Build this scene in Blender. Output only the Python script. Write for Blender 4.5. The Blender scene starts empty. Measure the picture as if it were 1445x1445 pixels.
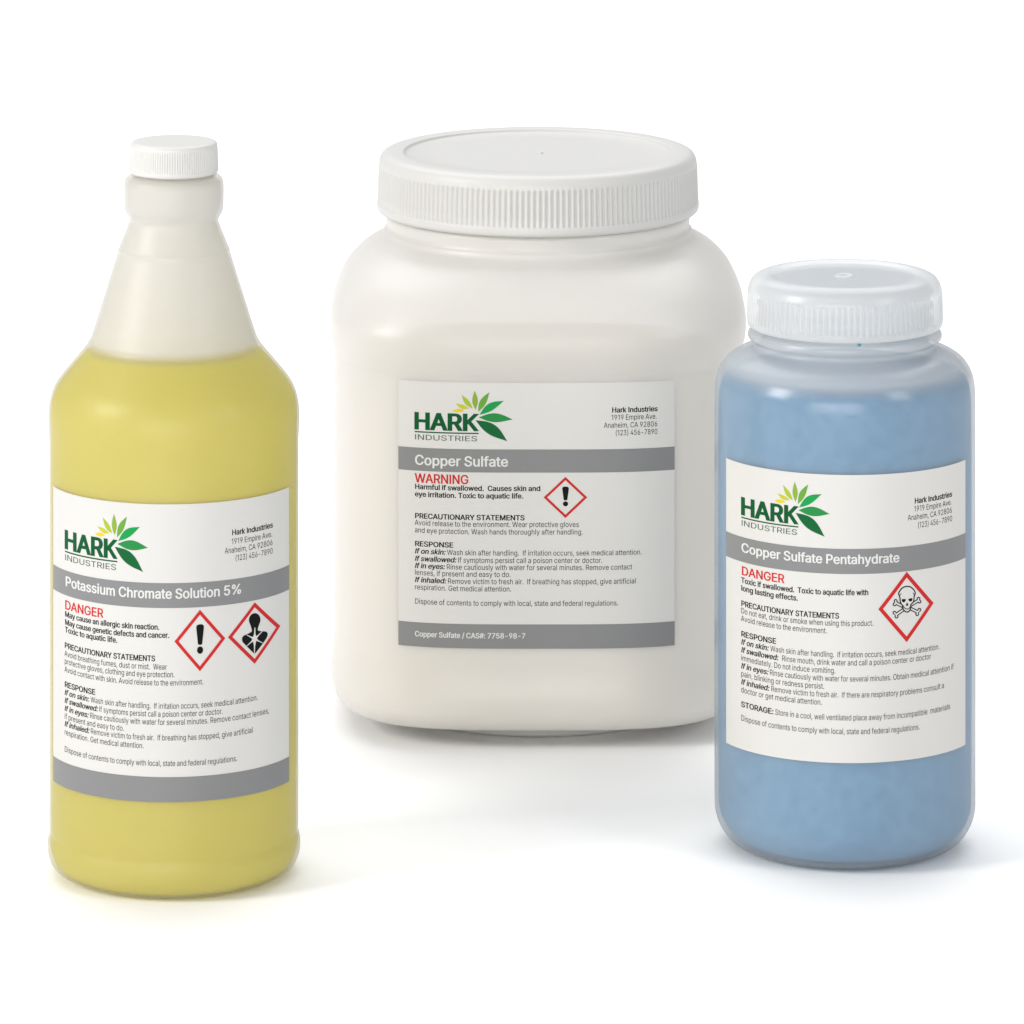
import bpy, bmesh, math, json
import numpy as np
from mathutils import Vector
from mathutils.geometry import delaunay_2d_cdt

scene = bpy.context.scene
COL = scene.collection

# ------------------------------------------------------------------ camera
# level camera looking along +Y with a vertical lens shift (a studio view camera
# with a falling front, so uprights stay upright)
cam_data = bpy.data.cameras.new('camera')
cam_data.sensor_width = 36.0
cam_data.lens = 9500.0 / 1445.0 * 36.0
cam_data.shift_y = -(722.5 + 1364.0) / 1445.0
cam_data.clip_start = 0.05
cam_data.clip_end = 100.0
cam = bpy.data.objects.new('camera', cam_data)
COL.objects.link(cam)
cam.location = (0.0, 0.0, 0.683)
cam.rotation_euler = (math.radians(90), 0, 0)
scene.camera = cam

# ------------------------------------------------------------------ light
world = bpy.data.worlds.new('World')
scene.world = world
world.use_nodes = True
bg = world.node_tree.nodes['Background']
bg.inputs[0].default_value = (0.97, 0.985, 1.0, 1)
bg.inputs[1].default_value = 0.55


def area(name, loc, target, sx, sy, power, col=(1, 1, 1)):
    d = bpy.data.lights.new(name, 'AREA')
    d.shape = 'RECTANGLE'
    d.size, d.size_y, d.energy, d.color = sx, sy, power, col
    o = bpy.data.objects.new(name, d)
    COL.objects.link(o)
    o.location = loc
    o.rotation_euler = (Vector(target) - Vector(loc)).to_track_quat('-Z', 'Y').to_euler()
    return o


area('key_softbox', (-2.4, 1.5, 1.4), (0.0, 2.65, 0.12), 0.9, 1.1, 56, (1.0, 0.975, 0.95))
area('overhead_softbox', (-0.1, 4.2, 2.5), (0.0, 3.1, 0.0), 3.4, 2.6, 74, (1, 1, 1))
area('fill_softbox', (1.9, 1.0, 1.3), (0.1, 2.65, 0.15), 0.8, 1.0, 15, (1, 1, 1))
area('front_softbox', (-0.5, -1.2, 0.55), (0.0, 2.65, 0.15), 3.0, 0.9, 60, (1.0, 0.985, 0.96))

scene.view_settings.view_transform = 'Standard'
scene.view_settings.look = 'None'
scene.view_settings.exposure = 0.0
scene.view_settings.gamma = 1.0
scene.cycles.max_bounces = 12
scene.cycles.diffuse_bounces = 5
scene.cycles.glossy_bounces = 4
scene.cycles.transmission_bounces = 8
scene.cycles.transparent_max_bounces = 16
scene.cycles.use_denoising = True

# ------------------------------------------------------------------ materials
def newmat(name):
    m = bpy.data.materials.new(name)
    m.use_nodes = True
    nt = m.node_tree
    return m, nt, nt.nodes, nt.nodes['Principled BSDF'], nt.nodes['Material Output']


def bump(nt, p, scale, strength, dist=0.0003, detail=3):
    n = nt.nodes
    tc = n.new('ShaderNodeTexCoord')
    no = n.new('ShaderNodeTexNoise')
    no.inputs['Scale'].default_value = scale
    no.inputs['Detail'].default_value = detail
    b = n.new('ShaderNodeBump')
    b.inputs['Strength'].default_value = strength
    b.inputs['Distance'].default_value = dist
    nt.links.new(tc.outputs['Object'], no.inputs['Vector'])
    nt.links.new(no.outputs['Fac'], b.inputs['Height'])
    for q in (p if isinstance(p, (list, tuple)) else [p]):
        nt.links.new(b.outputs['Normal'], q.inputs['Normal'])
    return tc


def plain(name, col, rough=0.5, spec=0.5, sss=0.0, bmp=None):
    m, nt, n, p, out = newmat(name)
    p.inputs['Base Color'].default_value = (*col, 1)
    p.inputs['Roughness'].default_value = rough
    p.inputs['Specular IOR Level'].default_value = spec
    if sss:
        p.inputs['Subsurface Weight'].default_value = sss
        p.inputs['Subsurface Radius'].default_value = (1, 1, .9)
        p.inputs['Subsurface Scale'].default_value = 0.004
    if bmp:
        bump(nt, p, *bmp)
    return m


def mottled(name, c1, c2, scale, rough, sss=0.0, radius=(1, 1, 1), sscale=0.005, bmp=None, glow=None):
    m, nt, n, p, out = newmat(name)
    tc = n.new('ShaderNodeTexCoord')
    no = n.new('ShaderNodeTexNoise')
    no.inputs['Scale'].default_value = scale
    no.inputs['Detail'].default_value = 5
    r = n.new('ShaderNodeValToRGB')
    r.color_ramp.elements[0].position = 0.3
    r.color_ramp.elements[0].color = (*c1, 1)
    r.color_ramp.elements[1].position = 0.7
    r.color_ramp.elements[1].color = (*c2, 1)
    nt.links.new(tc.outputs['Object'], no.inputs['Vector'])
    nt.links.new(no.outputs['Fac'], r.inputs[0])
    nt.links.new(r.outputs[0], p.inputs['Base Color'])
    p.inputs['Roughness'].default_value = rough
    if sss:
        p.inputs['Subsurface Weight'].default_value = sss
        p.inputs['Subsurface Radius'].default_value = radius
        p.inputs['Subsurface Scale'].default_value = sscale
    if bmp:
        bump(nt, p, *bmp)
    if glow:
        # part of the light passes through the liquid's face instead of turning back
        tl = n.new('ShaderNodeBsdfTranslucent')
        tl.inputs[0].default_value = (*glow[1], 1)
        mx = n.new('ShaderNodeMixShader')
        mx.inputs[0].default_value = glow[0]
        nt.links.new(p.outputs[0], mx.inputs[1])
        nt.links.new(tl.outputs[0], mx.inputs[2])
        nt.links.new(mx.outputs[0], out.inputs['Surface'])
    return m


def hdpe(name, col, clear, edge, rough, trans_col=None, trans=0.4, bmp=None, sss=0.0, fill_fade=None):
    """Milky polyethylene wall: part lets you see through, part scatters, more so at a slant."""
    m, nt, n, p, out = newmat(name)
    p.inputs['Base Color'].default_value = (*col, 1)
    p.inputs['Roughness'].default_value = rough
    if sss:
        p.inputs['Subsurface Weight'].default_value = sss
        p.inputs['Subsurface Radius'].default_value = (1.0, 0.93, 0.8)
        p.inputs['Subsurface Scale'].default_value = 0.012
    tl = n.new('ShaderNodeBsdfTranslucent')
    tl.inputs[0].default_value = (*(trans_col or col), 1)
    mx = n.new('ShaderNodeMixShader')
    mx.inputs[0].default_value = trans
    nt.links.new(p.outputs[0], mx.inputs[1])
    nt.links.new(tl.outputs[0], mx.inputs[2])
    tp = n.new('ShaderNodeBsdfTransparent')
    tp.inputs[0].default_value = (1, 1, 1, 1)
    lw = n.new('ShaderNodeLayerWeight')
    lw.inputs['Blend'].default_value = 0.5
    mr = n.new('ShaderNodeMapRange')
    mr.inputs['From Min'].default_value = 0.0
    mr.inputs['From Max'].default_value = 1.0
    mr.inputs['To Min'].default_value = clear
    mr.inputs['To Max'].default_value = edge
    nt.links.new(lw.outputs['Facing'], mr.inputs['Value'])
    if fill_fade:
        # just above the contents the inner wall fades to clear, softening the fill line
        tcw = n.new('ShaderNodeTexCoord')
        sx = n.new('ShaderNodeSeparateXYZ')
        nt.links.new(tcw.outputs['Object'], sx.inputs[0])
        mw = n.new('ShaderNodeMapRange')
        mw.interpolation_type = 'SMOOTHSTEP'
        mw.inputs['From Min'].default_value = fill_fade[0] * .001
        mw.inputs['From Max'].default_value = fill_fade[1] * .001
        mw.inputs['To Min'].default_value = 1.0
        mw.inputs['To Max'].default_value = 0.0
        nt.links.new(sx.outputs['Z'], mw.inputs['Value'])
        mxx = n.new('ShaderNodeMath')
        mxx.operation = 'MAXIMUM'
        nt.links.new(mw.outputs[0], mxx.inputs[0])
        nt.links.new(mr.outputs[0], mxx.inputs[1])
        mr = mxx
    mx2 = n.new('ShaderNodeMixShader')
    nt.links.new(mr.outputs[0], mx2.inputs[0])
    nt.links.new(mx.outputs[0], mx2.inputs[1])
    nt.links.new(tp.outputs[0], mx2.inputs[2])
    # clear gloss stays on top of the see-through share
    gl = n.new('ShaderNodeBsdfGlossy')
    gl.inputs['Roughness'].default_value = rough
    pw = n.new('ShaderNodeMath')
    pw.operation = 'POWER'
    pw.inputs[1].default_value = 5.0
    nt.links.new(lw.outputs['Facing'], pw.inputs[0])
    fr = n.new('ShaderNodeMath')
    fr.operation = 'MULTIPLY_ADD'
    fr.inputs[1].default_value = 0.9
    fr.inputs[2].default_value = 0.04
    nt.links.new(pw.outputs[0], fr.inputs[0])
    mul = n.new('ShaderNodeMath')
    mul.operation = 'MULTIPLY'
    nt.links.new(fr.outputs[0], mul.inputs[0])
    nt.links.new(mr.outputs[0], mul.inputs[1])
    mx3 = n.new('ShaderNodeMixShader')
    nt.links.new(mul.outputs[0], mx3.inputs[0])
    nt.links.new(mx2.outputs[0], mx3.inputs[1])
    nt.links.new(gl.outputs[0], mx3.inputs[2])
    nt.links.new(mx3.outputs[0], out.inputs['Surface'])
    if bmp:
        bump(nt, [p, gl], *bmp)
    return m


M = {}
M['floor'] = plain('white_sheet', (0.92, 0.92, 0.92), 0.6, 0.5, bmp=(60, 0.04))
M['cap_white'] = plain('cap_plastic', (0.535, 0.53, 0.515), 0.4, 0.3, bmp=(900, 0.05))
M['lid_white'] = plain('lid_plastic', (0.515, 0.51, 0.498), 0.42, 0.3, bmp=(700, 0.05))
M['tall_wall'] = hdpe('tall_bottle_plastic', (0.61, 0.60, 0.575), 0.56, 0.50, 0.42, trans=0.70, bmp=(120, 0.25))
M['jar_wall'] = hdpe('jar_plastic', (0.675, 0.66, 0.632), 0.27, 0.05, 0.38, trans=0.12, bmp=(90, 0.25), sss=0.5)
M['blue_wall'] = hdpe('clear_bottle_plastic', (0.56, 0.58, 0.60), 0.58, 0.32, 0.22, trans=0.6, bmp=(90, 0.2))
M['blue_cap'] = hdpe('clear_cap_plastic', (0.80, 0.81, 0.815), 0.50, 0.12, 0.28, trans=0.45, bmp=(300, 0.15))
M['yellow'] = mottled('yellow_solution', (0.72, 0.635, 0.006), (0.74, 0.655, 0.008), 14, 0.5, 0.5, (1, .9, .3), 0.02, glow=(0.42, (0.92, 0.85, 0.06)))
M['cream'] = mottled('cream_powder', (0.80, 0.735, 0.62), (0.83, 0.765, 0.65), 60, 0.8, bmp=(350, 0.5, 0.001))
M['blue'] = mottled('blue_powder', (0.052, 0.22, 0.40), (0.105, 0.29, 0.475), 220, 0.8, bmp=(500, 0.6, 0.001))
M['paper'] = plain('label_paper', (0.515, 0.508, 0.492), 0.42, 0.35, bmp=(400, 0.05))
M['grey'] = plain('grey_ink', (0.173, 0.175, 0.178), 0.45, 0.3)
M['black'] = plain('black_ink', (0.006, 0.006, 0.006), 0.55, 0.06)
M['soft_black'] = plain('soft_black_ink', (0.018, 0.018, 0.018), 0.55, 0.06)
M['white_ink'] = plain('white_ink', (0.554, 0.554, 0.546), 0.45, 0.3)
M['red'] = plain('red_ink', (0.44, 0.016, 0.016), 0.5, 0.12)
M['logo_green'] = plain('logo_green_ink', (0.001, 0.07, 0.02), 0.5, 0.1)
M['logo_grey'] = plain('logo_grey_green_ink', (0.055, 0.095, 0.07), 0.5, 0.1)
M['tall_dry'] = hdpe('dry_inner_wall_plastic', (0.88, 0.87, 0.845), 0.06, 0.04, 0.6, trans=0.40, fill_fade=(194.20, 197.89))
M['blue_dry'] = hdpe('dry_clear_wall_plastic', (0.86, 0.89, 0.91), 0.30, 0.22, 0.4, trans=0.35, fill_fade=(176.50, 183.72))
M['dot'] = plain('blue_green_speck', (0.0231, 0.215, 0.277), 0.5, 0.3)

# ------------------------------------------------------------------ objects
def thing(name, label, cat, loc):
    o = bpy.data.objects.new(name, None)
    COL.objects.link(o)
    o.empty_display_size = 0.02
    o.location = loc
    o['label'] = label
    o['category'] = cat
    return o


def link(name, bm, mats, parent=None, smooth=True):
    me = bpy.data.meshes.new(name)
    bm.to_mesh(me)
    bm.free()
    for m in (mats if isinstance(mats, list) else [mats]):
        me.materials.append(m)
    if smooth:
        me.polygons.foreach_set('use_smooth', [True] * len(me.polygons))
    o = bpy.data.objects.new(name, me)
    COL.objects.link(o)
    o.parent = parent
    return o


def chaikin(pts, it=2):
    pts = [np.array(p, float) for p in pts]
    for _ in range(it):
        q = [pts[0]]
        for a, b in zip(pts[:-1], pts[1:]):
            q += [a * .78 + b * .22, a * .22 + b * .78]
        q.append(pts[-1])
        pts = q
    return pts


def lathe(name, prof, mat, parent, seg=128, n=2.0, knurl=None, it=2, inner=None):
    """Turned shape, mm. A third value per point is the knurl weight, or the squareness of the section."""
    bm = bmesh.new()
    turn(bm, chaikin(prof, it), seg, n, knurl, 0)
    bmesh.ops.recalc_face_normals(bm, faces=bm.faces)
    if inner:
        turn(bm, chaikin(inner, it), seg, n, None, 1)
    return link(name, bm, mat, parent)


def turn(bm, P, seg, n, knurl, mi):
    rows = []
    phi = np.arange(seg) * 2 * math.pi / seg
    for p in P:
        r, z = p[0] * .001, p[1] * .001
        if r < 1e-6:
            rows.append([bm.verts.new((0, 0, z))])
            continue
        e = p[2] if (len(p) > 2 and knurl is None) else n
        k = (np.abs(np.cos(phi)) ** e + np.abs(np.sin(phi)) ** e) ** (-1 / e) if e != 2 else np.ones(seg)
        rr = r * k
        if knurl and len(p) > 2:
            w = np.cos(phi * knurl[0])
            w = np.sign(w) * np.abs(w) ** .6
            rr = rr + p[2] * knurl[1] * .001 * (w - 1) * .5
        rows.append([bm.verts.new((rr[i] * math.sin(phi[i]), -rr[i] * math.cos(phi[i]), z)) for i in range(seg)])
    for a, b in zip(rows[:-1], rows[1:]):
        if len(a) == 1 and len(b) == 1:
            continue
        for i in range(seg):
            j = (i + 1) % seg
            if len(a) == 1:
                f = bm.faces.new((a[0], b[i], b[j]))
            elif len(b) == 1:
                f = bm.faces.new((a[i], b[0], a[j]))
            else:
                f = bm.faces.new((a[i], b[i], b[j], a[j]))
            f.material_index = mi


PROF = {'tall_body': [(0.0, 269.3), (12.65, 269.3), (13.18, 268.25), (13.18, 259.55), (14.76, 259.02), (16.6, 258.5), (17.92, 257.44), (18.45, 255.6), (18.52, 252.96), (18.45, 247.69), (18.05, 245.06), (16.86, 243.21), (16.42, 242.16), (16.68, 240.84), (20.29, 231.62), (20.71, 231.22), (20.76, 230.57), (20.82, 229.77), (30.96, 197.63), (31.49, 197.1), (31.88, 196.31), (32.41, 195.26), (41.37, 184.72), (44.01, 181.03), (45.59, 177.34), (46.38, 173.39), (46.64, 169.96), (46.59, 165.48), (46.27, 160.74), (46.27, 157.05), (46.27, 20.55), (46.22, 17.39), (46.01, 15.28), (46.48, 13.7), (46.9, 12.12), (46.98, 9.49), (46.64, 6.85), (45.59, 4.22), (43.74, 2.24), (41.11, 0.92), (38.21, 0.21), (36.1, 0.0), (33.73, 0.0), (32.15, 1.58), (0.0, 2.64)],
 'tall_liquid': [(0.0, 193.41), (31.09, 193.41), (31.88, 193.54), (32.81, 193.15), (40.97, 183.79), (43.48, 180.24), (45.06, 176.28), (45.8, 172.33), (45.8, 168.11), (45.53, 160.74), (45.53, 20.55), (45.38, 15.28), (46.11, 11.59), (45.59, 8.43), (44.53, 5.27), (42.42, 2.9), (39.53, 1.32), (31.62, 2.64), (0.0, 3.69)],
 'tall_inner': [(11.86, 267.72), (12.12, 259.55), (13.97, 258.23), (16.86, 256.65), (17.52, 254.54), (17.52, 248.22), (15.81, 244.0), (15.41, 242.16), (15.81, 240.31), (19.76, 230.3), (30.04, 197.63), (30.96, 195.52), (31.49, 193.94)],
 'right_inner': [(31.02, 211.26), (31.29, 192.55), (32.09, 187.73), (36.37, 185.86), (40.65, 184.25), (43.59, 182.12), (45.6, 179.17), (46.53, 176.5)],
 'tall_cap': [(0.0, 271.14, 0), (13.18, 271.14, 0), (15.02, 271.09, 0), (15.81, 270.75, 0), (16.13, 270.09, 0), (16.18, 269.3, 0.2), (16.26, 268.77, 1), (16.5, 261.66, 1), (16.55, 261.13, 0.2), (16.57, 260.34, 0), (16.07, 259.55, 0), (14.76, 259.29, 0), (13.7, 259.29, 0)],
 'jar_lid': [(0.0, 224.23, 0), (53.99, 224.23, 0), (54.43, 224.38, 0), (54.66, 224.81, 0), (55.01, 225.25, 0), (55.73, 225.39, 0), (60.38, 225.39, 0), (62.41, 225.07, 0), (63.86, 224.23, 0), (64.87, 222.35, 0), (65.19, 220.02, 0.1), (65.28, 219.44, 1), (65.72, 205.8, 1), (65.8, 205.22, 0.1), (65.95, 204.35, 0), (65.95, 202.9, 0), (65.46, 201.74, 0), (64.15, 201.16, 0), (61.54, 201.16, 0)],
 'right_cap': [(0.0, 213.94, 0), (24.07, 213.94, 0), (26.21, 214.05, 0), (27.54, 214.47, 0), (28.61, 214.93, 0), (29.95, 215.12, 0), (32.36, 214.74, 0), (34.5, 213.67, 0), (35.83, 211.8, 0), (36.45, 209.93, 0), (36.69, 208.86, 0.2), (36.8, 208.06, 1), (37.01, 199.23, 1), (37.01, 198.43, 0.2), (36.96, 197.36, 0), (36.69, 196.02, 0), (35.83, 195.49, 0), (33.96, 195.35, 0), (33.16, 195.35, 0)],
 'jar_body': [(0.0, 214.51, 2), (59.5, 214.51, 2), (60.09, 213.35, 2), (60.09, 211.02, 2), (61.54, 209.86, 2), (61.54, 208.7, 2), (60.09, 207.54, 2), (60.38, 201.16, 2), (61.83, 200.28, 2), (62.26, 199.12, 2), (62.12, 197.38, 2), (61.97, 195.64, 2), (62.41, 194.48, 2), (62.99, 193.9, 2), (63.28, 192.74, 2.02), (63.86, 191.58, 2.05), (65.6, 190.13, 2.15), (69.08, 188.09, 2.4), (74.31, 183.45, 2.8), (78.95, 177.64, 3.1), (82.15, 170.97, 3.3), (84.18, 165.16, 3.5), (84.9, 159.94, 3.5), (84.61, 155.29, 3.5), (83.6, 151.23, 3.5), (83.02, 149.2, 3.5), (83.02, 146.29, 3.5), (83.02, 34.54, 3.5), (83.19, 30.48, 3.5), (83.77, 25.83, 3.5), (84.32, 21.77, 3.5), (84.32, 18.29, 3.5), (83.74, 14.51, 3.6), (82.15, 10.74, 3.6), (79.53, 8.27, 3.6), (75.76, 6.88, 3.6), (71.12, 6.44, 3.5), (66.18, 6.27, 2.9), (62.99, 6.15, 2.2), (62.41, 5.52, 2), (62.26, 3.48, 2), (61.54, 1.45, 2), (59.8, 0.29, 2), (57.47, 0.0, 2), (52.25, 0.0, 2), (49.93, 1.16, 2), (0.0, 2.61, 2)],
 'jar_powder': [(0.0, 144.26, 3.4), (52.25, 143.68, 3.4), (68.21, 142.23, 3.4), (74.31, 139.62, 3.4), (77.79, 134.97, 3.4), (79.82, 126.85, 3.5), (80.98, 112.91, 3.5), (81.86, 54.86, 3.5), (82.15, 25.83, 3.5), (82.15, 18.58, 3.5), (80.11, 12.48, 3.5), (73.73, 8.13, 3.4), (58.05, 7.26, 2.6), (0.0, 7.26, 2.4)],
 'right_body': [(0.0, 211.8), (31.56, 211.8), (32.09, 211.26), (32.09, 209.93), (33.43, 209.13), (33.43, 208.32), (32.09, 207.52), (32.09, 204.85), (33.43, 204.04), (33.43, 203.24), (32.09, 202.44), (32.09, 199.77), (33.43, 198.96), (33.43, 198.16), (32.09, 197.36), (32.09, 194.68), (34.23, 194.28), (35.83, 193.88), (36.5, 193.08), (36.64, 192.01), (36.24, 190.94), (35.03, 190.27), (34.23, 189.6), (34.23, 188.53), (35.03, 187.73), (37.44, 186.93), (41.45, 185.32), (44.93, 182.92), (47.2, 179.71), (48.54, 176.23), (49.1, 172.22), (49.21, 168.48), (49.21, 16.58), (48.94, 12.84), (47.87, 9.09), (45.73, 5.35), (42.79, 2.41), (39.31, 0.94), (35.83, 0.21), (33.16, 0.0), (30.49, 0.0), (28.35, 1.34), (0.0, 1.6)],
 'right_powder': [(0.0, 179.17), (26.74, 179.44), (40.11, 178.91), (43.59, 178.1), (45.73, 176.23), (46.93, 173.02), (47.47, 169.01), (47.74, 160.45), (47.74, 17.38), (47.33, 13.37), (46.0, 9.63), (43.59, 6.15), (40.65, 3.74), (34.77, 2.14), (0.0, 2.14)]}
POS = {'left': (-0.1257, 2.5033), 'jar': (0.0106, 2.7575), 'right': (0.1256, 2.5405)}
RAD = {'left': 46.377, 'jar': 83.017, 'right': 49.206}

# ------------------------------------------------------------------ the white surface
bm = bmesh.new()
prof = [(-1.0, 0.0), (7.0, 0.0)]
for i in range(1, 13):
    a = i / 12 * math.pi / 2
    prof.append((7.0 + 2.0 * math.sin(a), 2.0 - 2.0 * math.cos(a)))
prof.append((9.0, 4.5))
vs = [[bm.verts.new((x, y, z)) for y, z in prof] for x in (-6.0, 6.0)]
for i in range(len(prof) - 1):
    bm.faces.new((vs[0][i], vs[1][i], vs[1][i + 1], vs[0][i + 1]))
floor = link('floor', bm, M['floor'])
floor['kind'] = 'structure'

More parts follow.
